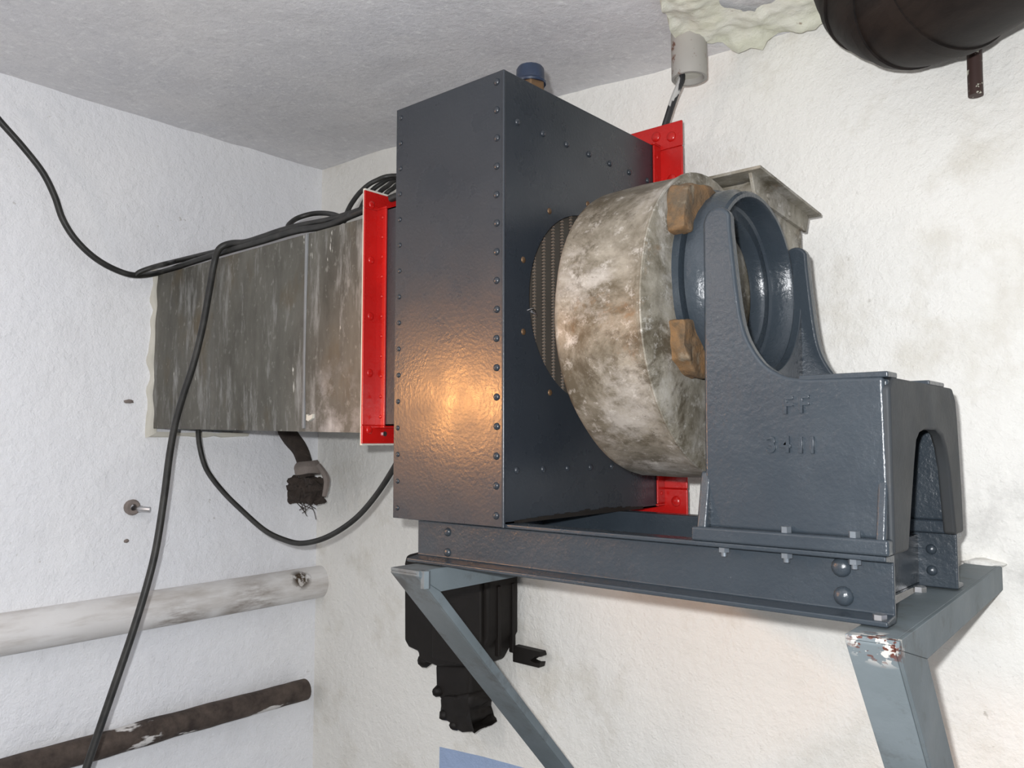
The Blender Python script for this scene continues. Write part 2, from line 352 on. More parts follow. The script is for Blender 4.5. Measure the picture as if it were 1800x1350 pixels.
# plaster lumps by the duct and the arm ends
def lump(name, c, r, mat, parent, amp=.4, seed=0, sub=2):
    bm = bmesh.new(); bmesh.ops.create_icosphere(bm, subdivisions=sub, radius=1)
    mb = MB()
    mb.v = [Vector((c[0]+v.co.x*r[0]*(1+amp*noise.noise(v.co*1.7+Vector((seed,0,0)))), c[1]+v.co.y*r[1]*(1+amp*noise.noise(v.co*1.7+Vector((seed,3,0)))),
              c[2]+v.co.z*r[2]*(1+amp*noise.noise(v.co*1.7+Vector((seed,0,5)))))) for v in bm.verts]
    bm.verts.ensure_lookup_table(); mb.f = [tuple(v.index for v in f.verts) for f in bm.faces]; bm.free()
    return obj(name, mb, mat, parent, smooth=True, angle=70)
p = at(232, 706, 0, WX); lump('plaster_hole', (WX, p.y-.01, p.z), (.005, .015, .006), MRAG, wl, .5, 2)
p = at(222, 951, 0, WX); lump('plaster_hole', (WX, p.y, p.z), (.005, .008, .006), MRAG, wl, .5, 4)
# ------------------------------------------------------------------ filter box
BX0, BX1, BY0, BY1, BZ0, BZ1 = -1.273, -.979, 1.115, 1.640, -.147, .679
HY, HZ, HR = 1.377, .268, .190
box = empty('filter_box', ((BX0+BX1)/2, (BY0+BY1)/2, BZ0), 'tall slate blue riveted sheet metal box with round opening, between duct and fan', 'filter box')
th = .003
obj('front_panel', MB().box(BX0, BX1, BY0, BY0+th, BZ0-.006, BZ1), MBLUE, box, bevel=.0012)
obj('rear_panel', MB().box(BX0, BX1, BY1-th, BY1, BZ0, BZ1), MBLUE, box)
obj('top_panel', MB().box(BX0, BX1, BY0, BY1, BZ1-.002, BZ1+.0015), MBLUE, box, bevel=.001)
obj('bottom_panel', MB().box(BX0, BX1, BY0+th, BY1-th, BZ0, BZ0+th), MBLUE, box)
obj('back_side_panel', MB().box(BX0, BX0+th, BY0+th, BY1-th, BZ0, BZ1-.002), MBLUE, box)
# side panel with the round opening
n = 72; mb = MB(); y0, y1, z0, z1 = BY0+.0005, BY1-.0005, BZ0, BZ1-.002
def ray_rect(a):
    c_, s_ = math.cos(a), math.sin(a); ts = []
    if c_ > 1e-9: ts.append((y1-HY)/c_)
    if c_ < -1e-9: ts.append((y0-HY)/c_)
    if s_ > 1e-9: ts.append((z1-HZ)/s_)
    if s_ < -1e-9: ts.append((z0-HZ)/s_)
    t_ = min(ts); return (HY+c_*t_, HZ+s_*t_)
angs = sorted([2*PI*i/n for i in range(n)]+[math.atan2(zz-HZ, yy-HY)%(2*PI) for yy in (y0, y1) for zz in (z0, z1)])
m = len(angs)
for x in (BX1-th, BX1):
    for a in angs: mb.v.append(Vector((x, HY+HR*math.cos(a), HZ+HR*math.sin(a))))
    for a in angs:
        q = ray_rect(a); zz = q[1]
        mb.v.append(Vector((x, q[0], zz)))
for i in range(m):
    j = (i+1)%m
    mb.f += [(i, j, m+j, m+i), (2*m+i, 3*m+i, 3*m+j, 2*m+j), (i, 2*m+i, 2*m+j, j), (m+i, m+j, 3*m+j, 3*m+i)]
side = obj('side_panel', mb, MBLUE, box, smooth=True, angle=30)
obj('corner_strip', MB().tube([(BX1-.0015, BY0+.0015, BZ0-.006), (BX1-.0015, BY0+.0015, BZ1)], .0035, 12, smooth=0), MBLUE, box, smooth=True)
# torn bottom edge of the side panel
mb = MB(); k = 26
ys = [BY0+.03+(.43)*i/k for i in range(k+1)]
for i in range(k):
    d0 = .004+.012*max(0, math.sin(PI*i/k))*random.uniform(.4, 1.1)
    mb.box(BX1-.001, BX1+.002, ys[i], ys[i+1], BZ0-.0005, BZ0+.002+d0*.6)
obj('torn_sealant', mb, MDARK, box)['label'] = 'torn black sealing strip along the bottom edge'
# finned tubes seen through the opening
for i in range(14):
    y = HY-HR-.005+i*.0295
    zc = math.sqrt(max(0, (HR+.02)**2-(y-HY)**2))
    if zc < .02: zc = .04
    tb = obj('finned_tube', MB().box(BX1-.045, BX1-.020, y-.0125, y+.0115, HZ-zc, HZ+zc), MTUBE, box, bevel=.003)
    mb = MB(); z = HZ-zc
    while z < HZ+zc:
        mb.box(BX1-.022, BX1-.016, y+.0115, y+.0160, z, z+.0024); z += .0062
    f = obj('fins', mb, MFIN, tb); f['kind'] = 'stuff'
RIV = dome_mesh('rivet', .0068, .0048, MBLUE); RIVS = dome_mesh('small_rivet', .0052, .0036, MBLUE)
for i in range(16):
    z = .661-(.661+.133)*i/15
    put('rivet', RIV, box, (at(873, 500, 1, BY0).x+random.uniform(-.0008,.0008), BY0, z), '-y')
    put('rivet', RIVS, box, (at(702, 500, 1, BY0).x+random.uniform(-.0008,.0008), BY0, z), '-y')
for i in range(7):
    put('rivet', RIV, box, (BX1, 1.153+.0765*i, .592), '+x')
    put('rivet', RIV, box, (BX1, 1.151+.0765*i, -.053), '+x')
BOLT = dome_mesh('ring_bolt', .0062, .003, MBRASS)
for i in range(10):
    a = PI+math.radians(18+36*i); put('ring_bolt', BOLT, box, (BX1, HY+.2176*math.cos(a), HZ+.2176*math.sin(a)), '+x')
p = at(928, 548, 0, BX1)
mb = MB(); 
for q in range(4): mb.tube([(BX1+.001, p.y+random.uniform(-.004,.008), p.z+random.uniform(-.004,.004)), (BX1+.006, p.y+random.uniform(-.004,.016), p.z+random.uniform(-.006,.006)), (BX1-.004, p.y+.03, p.z-.004)], .0012, 5, smooth=3)
obj('binding_wire', mb, MSTEEL, box, smooth=True)
# filler plug on top
px_, py_ = -1.012, 1.232
cap = obj('filler_nut', MB().prism([(px_+.030*math.cos(i*PI/3+.2), py_+.030*math.sin(i*PI/3+.2)) for i in range(6)], 2, BZ1+.001, BZ1+.022), MBRASS, box, bevel=.003)
obj('filler_cap', MB().lathe([(BZ1+.020, .031), (BZ1+.024, .032), (BZ1+.028, .0285), (BZ1+.050, .0275), (BZ1+.055, .024), (BZ1+.056, .0005)], (px_, py_, 0), 2, 16, closed=False), MCAP, box, smooth=True)['label'] = 'blue screw cap'
# neck and red angle flange towards the duct
FX = -1.465; NY0, NY1, NZ0, NZ1 = 1.228, 1.533, .034, .528
mb = MB(); mb.box(FX, BX0, NY0, NY0+.003, NZ0, NZ1); mb.box(FX, BX0, NY1-.003, NY1, NZ0, NZ1); mb.box(FX, BX0, NY0, NY1, NZ0, NZ0+.003); mb.box(FX, BX0, NY0, NY1, NZ1-.003, NZ1)
obj('neck', mb, MBLUE, box)
def ring_frame(mb, lo, hi, w, fixed, ax, t0, t1):
    """rectangular frame in the plane normal to ax: outer lo..hi, width w, thickness t0..t1"""
    a0, b0 = lo; a1, b1 = hi
    for (p0, p1, q0, q1) in ((a0, a1, b0, b0+w), (a0, a1, b1-w, b1), (a0, a0+w, b0+w, b1-w), (a1-w, a1, b0+w, b1-w)):
        if ax == 0: mb.box(t0, t1, p0, p1, q0, q1)
        else: mb.box(p0, p1, t0, t1, q0, q1)
fy0, fy1, fz0, fz1 = 1.187, 1.574, -.006, .568
mb = MB(); ring_frame(mb, (fy0, fz0), (fy1, fz1), .041, None, 0, FX, FX+.005)
ring_frame(mb, (NY0-.005, NZ0-.005), (NY1+.005, NZ1+.005), .005, None, 0, FX, FX+.036)
red = obj('duct_flange', mb, MRED, box, bevel=.0015); red['label'] = 'glossy red angle iron flange'
RB = dome_mesh('flange_bolt', .009, .004, MRED); RBS = dome_mesh('flange_rivet', .0042, .003, MRED)
for i in range(5):
    z = fz0+.03+(fz1-fz0-.06)*i/4; put('flange_bolt', RB, red, (FX+.005, fy0+.020, z), '+x')
for i in range(4): put('flange_bolt', RB, red, (FX+.005, fy0+.10+.09*i, fz0+.019), '+x'); put('flange_bolt', RB, red, (FX+.005, fy0+.10+.09*i, fz1-.019), '+x')
put('flange_bolt', hex_mesh('flange_hex_bolt', .006, .004, MSTEEL), red, (FX+.005, fy0+.063, fz0+.022), '+x')
for i in range(11):
    put('flange_rivet', RBS, red, (FX+.024, NY0-.005, NZ0+.02+(NZ1-NZ0-.04)*i/10), '-y')
# red flange towards the wall
WFY = 1.662
mb = MB(); ring_frame(mb, (BX0-.062, BZ0-.02), (BX1+.062, BZ1+.055), .06, None, 1, WFY, WFY+.006)
ring_frame(mb, (BX0-.006, BZ0+.001), (BX1+.006, BZ1+.008), .006, None, 1, 1.632, WFY+.002)
redw = obj('wall_flange', mb, MRED, box, bevel=.003); redw['label'] = 'red angle iron flange on the wall side'
for z in (-.135, .01, .15, .3, .45, .60, .70):
    put('flange_bolt', dome_mesh('wall_flange_bolt', .012, .006, MRED) if z == -.135 else bpy.data.meshes['wall_flange_bolt'], redw, (BX1+.034, WFY, z), '-y')
for i in range(12): put('flange_rivet', RBS, redw, (BX1+.006, 1.647, BZ0+.03+.07*i), '+x')
for x in (-.985, -1.06, -1.14): put('flange_bolt', bpy.data.meshes['wall_flange_bolt'], redw, (x, WFY, BZ1+.03), '-y')
obj('wall_sleeve', MB().box(BX0+.02, BX1-.02, WFY+.006, WY-.012, BZ0+.08, BZ1-.02), MBLUE, box)
# ------------------------------------------------------------------ air duct
DY0, DY1 = 1.222, 1.539
duct = empty('air_duct', (-2.0, 1.38, .03), 'grimy galvanised rectangular air duct running from the left wall to the blue box', 'air duct')
mb = MB(); xs = lin(WX-.005, FX-.008, .06)
for x in xs:
    t_ = (x-xs[0])/(xs[-1]-xs[0]); zt = .513+.005*t_; zb = .038-.020*t_
    wv = .003*noise.noise(Vector((x*4, 1, 2)))
    for (y, z) in ((DY0, zb), (DY0-.004+wv, (zb+zt)/2-.08), (DY0-.003-wv, (zb+zt)/2+.08), (DY0, zt), (DY1, zt), (DY1, zb)): mb.v.append(Vector((x, y, z)))
for i in range(len(xs)-1):
    for k in range(6): mb.f.append((i*6+k, i*6+(k+1)%6, (i+1)*6+(k+1)%6, (i+1)*6+k))
mb.f += [tuple(range(6)), tuple((len(xs)-1)*6+k for k in range(6))]
obj('duct_body', mb, MDUCT, duct, smooth=True, angle=40)
sx = at(538, 600, 1, DY0).x
mb = MB().box(sx-.004, sx+.004, DY0-.0062, DY0+.002, .03, .516); obj('seam', mb, MSEAM, duct, bevel=.002)
mb = MB(); ring_frame(mb, (fy0+.004, fz0-.004), (fy1, fz1+.006), .04, None, 0, FX-.008, FX)
obj('end_flange', mb, MPATCH, duct, bevel=.001)['label'] = 'bare metal flange edge'
p = at(548, 734, 1, DY0)
obj('patch_tape', lump('tmp', (0,0,0), (1,1,1), None, None).data and MB().prism([(p.x-.012,p.z-.006),(p.x-.004,p.z-.009),(p.x+.012,p.z-.002),(p.x+.013,p.z+.008),(p.x-.002,p.z+.004),(p.x-.011,p.z+.008)], 1, DY0-.008, DY0-.001), MPATCH, duct)
for o in list(bpy.data.objects):
    if o.name.startswith('tmp'): bpy.data.objects.remove(o)
# ------------------------------------------------------------------ base frame
CT, CB = -.147, -.236; CX0, CX1 = -1.236, -.337
frame = empty('base_frame', ((CX0+CX1)/2, 1.315, CB), 'slate blue steel channel frame carrying the blue box and the motor stand', 'frame')
def channel(yf, yw, yi):
    return [(yf, CT), (yi, CT), (yi, CB), (yf, CB), (yf, CB+.007), (yw, CB+.011), (yw, CT-.011), (yf, CT-.007)]
obj('channel_beam', MB().prism(channel(1.119, 1.149, 1.156), 0, CX0, CX1), MBLUE2, frame, bevel=.0022)
obj('channel_beam', MB().prism(channel(1.515, 1.487, 1.480), 0, CX0, CX1), MBLUE2, frame, bevel=.0022)
for x in (-.398, -1.185):
    mb = MB().box(x-.003, x+.003, 1.155, 1.481, CB+.004, CT-.006); mb.box(x-.045, x+.003, 1.155, 1.481, CB+.001, CB+.007)
    obj('cross_angle', mb, MBLUE2, frame, bevel=.001)
BR = dome_mesh('frame_rivet', .0135, .009, MBLUE2); BRS = dome_mesh('small_frame_rivet', .0085, .006, MBLUE2)
for (x_, y_), me in (((1479, 997), BR), ((1483, 1048), BR), ((787, 935), BRS), ((787, 971), BRS)):
    p = at(x_, y_, 1, 1.149); put('frame_rivet', me, frame, p, '-y')
p1 = at(1479, 997, 1, 1.149)
for z in (p1.z-.006, p1.z-.04): put('frame_rivet', BRS, frame, (-.375, 1.480, z), '-y')
NUT = hex_mesh('nut', .0078, .007, MSTEEL, .006, .0042); NUTB = hex_mesh('blue_nut', .0082, .007, MNUT, .006, .0042)
for px1, py1 in ((1272, 968), (1382, 980), (1502, 989)):
    p = at(px1, py1, 1, 1.130); put('nut', NUTB, frame, (p.x, 1.131, CT-.0075), '-z')
p = at(1546, 1083, 1, 1.130); put('bolt', hex_mesh('short_bolt', .009, .006, MSTEEL), frame, (p.x, 1.131, CB+.008), '+z')
# ------------------------------------------------------------------ motor stand casting
AY, AZ = 1.320, .262
stand = empty('motor_stand', (-.465, 1.31, CT), 'slate blue cast iron motor stand with a bearing ring and raised numbers', 'motor stand')
P = [(-.603,-.128),(-.597,-.06),(-.594,.336),(-.583,.352),(-.566,.345),(-.549,.316),(-.545,.273),(-.539,.213),(-.532,.17),(-.521,.14),(-.503,.11),(-.485,.098),(-.465,.090),(-.438,.086),(-.335,.084),(-.330,-.128)]
Q = [(x-.014 if z > .1 else x, z) for x, z in P]
P = [(-.603,-.128),(-.597,-.06),(-.594,.330)]+[(-.594+.001+.022*(1-math.cos(a)), .330+.022*math.sin(a)) for a in [PI*i/10 for i in range(1, 10)]]+[(-.549,.316)]
W_ = [(-.549,.316),(-.545,.273),(-.539,.213),(-.532,.17),(-.521,.14),(-.503,.113),(-.485,.099),(-.465,.090),(-.438,.086)]
for i in range(len(W_)-1):
    p0, p1, p2, p3 = [Vector(W_[min(max(i+k, 0), len(W_)-1)]) for k in (-1, 0, 1, 2)]
    for k in range(1, 5):
        t_ = k/4; q = .5*((2*p1)+(p2-p0)*t_+(2*p0-5*p1+4*p2-p3)*t_*t_+(3*p1-p0-3*p2+p3)*t_**3); P.append((q.x, q.y))
P += [(-.338,.084),(-.335,-.128)]
Q = [(x-.014 if z > .1 else x, z) for x, z in P]
mb = MB().prism(P, 1, 1.135, 1.155)
obj('front_web', mb, MBLUE2, stand, bevel=.0055, bseg=3)
obj('back_web', MB().prism(Q, 1, 1.468, 1.490), MBLUE2, stand, bevel=.005, bseg=3)
obj('table', MB().box(-.52, -.334, 1.14, 1.478, .064, .082), MBLUE2, stand, bevel=.005)
E_ = [(1.136,CT),(1.2,CT),(1.212,-.11),(1.240,-.03),(1.253,.0),(1.270,.011),(1.30,.016),(1.365,.016),(1.392,.008),(1.412,-.012),(1.430,-.05),(1.452,CT),(1.503,CT),(1.500,-.08),(1.487,.035),(1.480,.066),(1.462,.084),(1.155,.084),(1.136,.070)]
obj('end_wall', MB().prism(E_, 0, -.350, -.331), MMATT, stand, bevel=.005, bseg=3)
N_ = [(1.136,CT+.001),(1.48,CT+.001),(1.48,AZ)]+[(AY+.15*math.cos(a), AZ+.15*math.sin(a)) for a in [-PI*i/24 for i in range(25)]]+[(1.136,AZ)]
obj('ring_wall', MB().prism(N_, 0, -.592, -.575), MBLUE2, stand, bevel=.002)
prof = [(-.659,.169),(-.6455,.169),(-.644,.150),(-.639,.150),(-.638,.164),(-.614,.164),(-.606,.158),(-.592,.157),(-.588,.153),(-.588,.147),(-.594,.143),(-.626,.141),(-.630,.137),(-.630,.119),(-.636,.115),(-.656,.115),(-.659,.119)]
obj('bearing_ring', MB().lathe(prof, (0, AY, AZ), 0, 96), MBLUE2, stand, smooth=True, angle=40)
mb = MB().box(-.612, -.333, 1.118, 1.165, CT, CT+.021); obj('foot', mb, MBLUE2, stand, bevel=.004, bseg=3)
mb = MB().box(-.612, -.338, 1.455, 1.502, CT, CT+.021); obj('foot', mb, MBLUE2, stand, bevel=.004, bseg=3)
def gusset(x0, x1):
    mb = MB().add([(x0,1.137,-.045),(x1,1.137,-.045),(x1,1.119,CT+.018),(x0,1.119,CT+.018),(x0,1.145,-.045),(x1,1.145,-.045),(x1,1.145,CT+.018),(x0,1.145,CT+.018)],
        [(0,1,2,3),(4,7,6,5),(0,4,5,1),(3,2,6,7),(0,3,7,4),(1,5,6,2)])
    obj('gusset', mb, MBLUE2, stand, bevel=.004, bseg=3)
gusset(-.604, -.588); gusset(-.350, -.337)
obj('mounting_pad', MB().box(-.452, -.333, 1.137, 1.178, .083, .091), MBLUE2, stand, bevel=.002)
obj('mounting_pad', MB().box(-.40, -.333, 1.335, 1.420, .083, .090), MBLUE2, stand, bevel=.002)
HB = hex_mesh('foot_bolt', .0075, .009, MNUT)
for px1, py1 in ((1382, 930), (1502, 938)):
    p = at(px1, py1, 1, 1.128); put('foot_bolt', HB, stand, (p.x, 1.1275, CT+.020), '+z')
def letter(ch, px1, py1, h):
    cu = bpy.data.curves.new('txt', 'FONT'); cu.body = ch; cu.size = h/.72; cu.align_x = 'CENTER'; cu.align_y = 'CENTER'
    cu.extrude = .0024; cu.bevel_depth = .0006; cu.bevel_resolution = 1; cu.offset = .0003
    o = bpy.data.objects.new('txt', cu); COL.objects.link(o)
    bpy.context.view_layer.update()
    me = bpy.data.meshes.new_from_object(o.evaluated_get(bpy.context.evaluated_depsgraph_get())); bpy.data.objects.remove(o)
    me.name = 'cast_letter'; me.materials.clear()
    p = at(px1, py1, 1, 1.134)
    mk('cast_letter', me, MBLUE2, stand, Vector((p.x, 1.1345, p.z+H)), (PI/2, 0, 0))
for ch, x_, y_ in (('F', 1385, 714), ('F', 1413, 712)): letter(ch, x_, y_, .0245)
for ch, x_, y_ in (('3', 1356, 783), ('4', 1381, 783), ('1', 1408, 784), ('1', 1428, 784)): letter(ch, x_, y_, .0225)
# ------------------------------------------------------------------ fan
FY, FZ = 1.33, .262
fan = empty('centrifugal_fan', (-.75, FY, -.06), 'blotchy grey scroll fan casing with a square outlet, between the box and the stand', 'fan')
def rr(ph):
    P = [(-25,.176),(0,.190),(45,.218),(90,.247),(135,.288),(180,.325),(225,.345),(270,.356)]
    for (a, ra), (b, rb) in zip(P, P[1:]):
        if ph <= b: return ra+(rb-ra)*(ph-a)/(b-a)
out = [(1.472, .490), (1.472, .432), (1.440, .420)]
for ph in range(-25, 271, 5):
    a = math.radians(ph); out.append((FY-rr(ph)*math.sin(a), FZ+rr(ph)*math.cos(a)))
out += [(1.686, .36), (1.686, .490)]
def scaled(poly, d):
    r_ = []
    for (y, z) in poly:
        v = Vector((y-FY, z-FZ)); l = v.length; v *= (l-d)/l; r_.append((FY+v.x, FZ+v.y))
    return r_
mb = MB(); secs = [(-.845,.022),(-.842,.010),(-.834,.002),(-.826,0),(-.75,-.002),(-.682,0),(-.674,-.003),(-.666,-.001),(-.663,.007),(-.6595,.03),(-.658,.075)]
no = len(out)
for x, d in secs:
    for (y, z) in scaled(out, d): mb.v.append(Vector((x+.0025*noise.noise(Vector((y*9,z*9,x*9))), y, z)))
for i in range(len(secs)-1):
    for k in range(no): mb.f.append((i*no+k, i*no+(k+1)%no, (i+1)*no+(k+1)%no, (i+1)*no+k))
mb.f += [tuple(range(no)), tuple((len(secs)-1)*no+k for k in range(no))]
obj('scroll_casing', mb, MCASE, fan, smooth=True, angle=38)
path = [(-.6695, y, z) for (y, z) in scaled(out[3:-2], -.001)]
obj('seam_bead', MB().tube(path, .0034, 8, smooth=0), MCASE, fan, smooth=True)
obj('outlet_neck', MB().box(-.832, -.657, 1.472, 1.688, .38, .488), MCASE, fan, bevel=.002)
mb = MB().add([(-.865,1.427,.498),(-.628,1.427,.498),(-.628,1.727,.470),(-.865,1.727,.470),(-.865,1.427,.504),(-.628,1.427,.504),(-.628,1.727,.476),(-.865,1.727,.476)],
    [(3,2,1,0),(4,5,6,7),(0,1,5,4),(1,2,6,5),(2,3,7,6),(3,0,4,7)])
mb.add([(-.657,1.437,.499),(-.650,1.437,.499),(-.650,1.715,.472),(-.657,1.715,.472),(-.657,1.455,.455),(-.650,1.455,.455),(-.650,1.70,.435),(-.657,1.70,.435)],
    [(3,2,1,0),(4,5,6,7),(0,1,5,4),(1,2,6,5),(2,3,7,6),(3,0,4,7)])
obj('outlet_flange', mb, MCASE, fan, bevel=.001)
NR = dome_mesh('outlet_rivet', .006, .003, MCASE)
for px1, py1 in ((1350, 344), (1370, 360), (1388, 376)):
    p = at(px1, py1, 0, -.650); put('outlet_rivet', NR, fan, p, '+x')
obj('inlet_ring', MB().lathe([(-.885,.17),(-.885,.175),(-.84,.178),(-.84,.172)], (0, FY+.02, FZ), 0, 48), MCASE, fan, smooth=True)
l1 = [(1.146,.332),(1.148,.372),(1.158,.402),(1.178,.415),(1.235,.420),(1.268,.414),(1.274,.396),(1.235,.372),(1.20,.34),(1.17,.328)]
obj('rusty_lug', rough(MB().prism(l1, 0, -.668, -.632), .005, 45, 4, .009), MRUST, fan, smooth=True, angle=50)['label'] = 'orange rusted mounting lug'
l2 = [(1.143,.188),(1.163,.193),(1.185,.190),(1.215,.150),(1.228,.110),(1.212,.098),(1.18,.108),(1.152,.126)]
obj('rusty_lug', rough(MB().prism(l2, 0, -.668, -.632), .005, 45, 4, .009), MRUST, fan, smooth=True, angle=50)['label'] = 'orange rusted mounting lug'
# ------------------------------------------------------------------ wall brackets
def bracket(label, xo, wid, inner_c, inner_b, outer_b, yfront, skew=0):
    """angle iron bracket: leg facing +X at xo, other leg reaching wid towards -X"""
    z0 = CB-.003
    root = empty('wall_bracket', (xo-wid/2, 1.5, -.8), label, 'bracket', 'grey angle iron wall brackets under the frame')
    ic = at(*inner_c, 0, xo); ib = at(*inner_b, 0, xo); ob_ = at(*outer_b, 0, xo)
    dy, dz = ib.y-ic.y, ib.z-ic.z; dd = math.hypot(dy, dz); dy /= dd; dz /= dd
    # inner edge reaches the wall
    ti = (WY+.01-ic.y)/dy; iw = (WY+.01, ic.z+dz*ti)
    nrm = (dz, -dy)                                   # towards front-down
    if nrm[0] > 0: nrm = (-nrm[0], -nrm[1])
    of = (yfront, z0-.010)                            # the outer edge starts at the front tip
    tw = (WY+.01-of[0])/dy; ow = (WY+.01, of[1]+dz*tw)
    zf = of[1]
    def shear(mb):
        for v in mb.v: v.x -= skew*(v.y-yfront)
        return mb
    t_ = .006
    arm = MB().prism([(yfront, z0), (WY+.004, z0), (WY+.004, ic.z+.002), (ic.y, ic.z), (yfront, zf)], 0, xo-t_, xo)
    arm.box(xo-wid, xo-t_, yfront, WY+.004, z0-t_, z0)
    obj('arm', shear(arm), MGREY, root, bevel=.0012)
    st = MB().prism([(yfront+.0002, zf), (ic.y, ic.z+.0002), (WY+.004, iw[1]), (WY+.004, ow[1])], 0, xo-t_, xo-.0003)
    k_ = t_/abs(nrm[0])
    st.prism([(yfront, zf), (yfront, z0-t_), (yfront+k_, z0-t_), (yfront+k_, zf), (WY+.004, ow[1]+k_*1.2), (WY+.004, ow[1])], 0, xo-wid, xo-t_)
    obj('strut', shear(st), MGREY, root, bevel=.0012)
    return root, z0
bl, z0 = bracket('grey angle iron wall bracket under the left end of the frame, by the switch box', -1.139, .078, (775, 1040), (1012, 1350), (955, 1305), 1.062)
put('clamp_bolt', hex_mesh('clamp_bolt', .009, .03, MGREY), bl, (-1.139+.004, 1.075, z0-.002), '-z')
br, z0 = bracket('grey angle iron wall bracket with chipped paint under the right end of the frame', -.309, .064, (1640, 1160), (1695, 1350), (1663, 1350), 1.068, .043)
put('bolt', hex_mesh('arm_bolt', .010, .008, MSTEEL), br, (at(1617, 1040, 2, z0).x, at(1617, 1040, 2, z0).y, z0), '+z')
lump('plaster_lump', (-.372, WY, CB-.001), (.036, .022, .009), MW_B, wb, .4, 11)
# ------------------------------------------------------------------ switch box on the back wall
SY = 1.70
sw = empty('switch_box', (-1.7, 1.8, -.82), 'dark brown cast switch box on the back wall behind the left bracket', 'switch box')
def poly(pts, y, mid=840, back=WY):
    """outline seen from the front: left points lie on the front face, right points on the far edge"""
    return [((at(a, b, 1, y) if a < mid else at(a, b, 1, back)).x, at(a, b, 1, y).z) for a, b in pts]
obj('housing', MB().prism(poly([(712,976),(736,970),(780,985),(917,1020),(917,1136),(893,1188),(766,1172),(735,1160),(733,1146),(716,1138),(709,1126),(709,990)], SY), 1, SY, WY-.012), MDARK, sw, bevel=.012, bseg=3)
x0, x1 = at(765, 1000, 1, SY).x, at(850, 1000, 1, SY).x
zt, zb = at(800, 1005, 1, SY).z, at(800, 1165, 1, SY).z
obj('cover', MB().box(x0, x1, SY-.012, SY+.01, zb, zt), MDARK, sw, bevel=.006, bseg=3)
xr = at(917, 1030, 1, WY).x
for yy in (SY+.035, SY+.095): obj('rib', MB().box(xr-.01, xr+.006, yy, yy+.012, zb+.03, zt-.03), MDARK, sw, bevel=.003)
lug = [(at(a, b, 1, WY-.03).x, at(a, b, 1, WY-.03).z) for a, b in [(905,1134),(953,1145),(955,1153),(945,1154),(936,1160),(945,1164),(953,1164),(951,1173),(905,1162)]]
obj('mounting_lug', MB().prism(lug, 1, WY-.04, WY-.013), MDARK, sw, bevel=.002)
obj('cable_neck', MB().prism(poly([(763,1165),(880,1180),(876,1245),(778,1240),(764,1218)], SY+.02), 1, SY+.02, WY-.02), MDARK, sw, bevel=.014, bseg=3)
g = rough(MB().prism(poly([(776,1228),(876,1232),(882,1258),(874,1270),(879,1284),(866,1294),(835,1289),(806,1285),(797,1274),(780,1268),(769,1250)], SY+.01), 1, SY+.01, WY-.03), .010, 30, 4, .025)
obj('cable_gland', g, MDARK, sw, smooth=True, angle=60)
for px1, py1, r_ in ((745,1160,.022), (782,1256,.018), (800,1274,.017), (770,1215,.018)):
    p = at(px1, py1, 1, SY+.02); lump('gland_lug', (p.x, SY+.03, p.z), (r_, .03, r_), MDARK, sw, .2, px1)
# ------------------------------------------------------------------ wall pipes
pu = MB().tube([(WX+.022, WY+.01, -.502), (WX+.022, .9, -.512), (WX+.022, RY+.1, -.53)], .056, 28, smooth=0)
tag(obj('wall_pipe', pu, MPIPEW, smooth=True), 'grimy white painted pipe with darker brown patches on the lower side, upper of two along the left wall', 'pipe')
mb = MB(); L_ = lin(RY+.1, 1.775, .04)[::-1]
mb.tube([(WX+.040+.002*noise.noise(Vector((y*6,0,0))), y, -.862+.035*max(0, (1.3-y))**1.0*-.35+.003*noise.noise(Vector((y*5,3,0)))) for y in L_], [.036+.003*noise.noise(Vector((y*11,7,1))) for y in L_], 20, smooth=0)
tag(obj('rusted_pipe', mb, MPIPER, smooth=True), 'rusted dark pipe with flaking white paint, lower of two along the left wall', 'pipe')
p = at(240, 893, 0, WX+.02)
an = empty('wall_anchor', (WX, p.y, p.z-.02), 'small metal anchor bolt sticking out of the left wall under the duct', 'anchor')
obj('ring', MB().lathe([(0,.022),(.014,.024),(.022,.019),(.022,.010),(0,.010)], (WX-.002, p.y-.008, p.z+.002), 0, 16), MRAG, an, smooth=True)
obj('bolt', MB().tube([(WX-.005, p.y+.0, p.z-.002), (WX+.03, p.y+.012, p.z-.004), (WX+.045, p.y+.03, p.z-.006)], .009, 10, smooth=0), MSTEEL, an, smooth=True)
obj('nut', MB().prism([(p.y+.012+.011*math.cos(i*PI/3), p.z-.004+.011*math.sin(i*PI/3)) for i in range(6)], 0, WX+.012, WX+.022), MSTEEL, an)
# torn hose stub
hs = empty('torn_hose', (-2.36, 1.70, -.26), 'torn dark hose stub with rag and frayed wires under the duct', 'hose')
Y = 1.70
pts = [at(495, 745, 1, Y), at(512, 770, 1, Y), at(527, 790, 1, Y), at(536, 815, 1, Y), at(540, 840, 1, Y)]
obj('hose', MB().tube(pts, [.030,.030,.027,.026,.026], 14), MSACK, hs, smooth=True)
c_ = at(541, 823, 1, Y); mb = MB()
mb.tube([c_+Vector((-.002,0,.022)), c_+Vector((0,0,.0)), c_+Vector((.004,0,-.022))], [.036,.045,.040], 14)
for v in mb.v: v += Vector((.006*noise.noise(v*40), .006*noise.noise(v*40+Vector((3,0,0))), .008*noise.noise(v*35)))
obj('rag_wrap', mb, MRAG, hs, smooth=True)
a, b, d = at(560, 818, 1, Y-.02), at(574, 842, 1, Y-.02), at(570, 872, 1, Y-.02)
mb = MB().tube([a, b, d], [.009, .011, .008], 6); obj('rag_strip', mb, MRAG, hs, smooth=True)
a, b = at(518, 840, 1, Y), at(560, 884, 1, Y)
g = rough(MB().box(a.x, b.x, Y-.03, Y+.03, b.z, a.z), .016, 62, 6, .007)
obj('frayed_end', g, MSACK, hs)
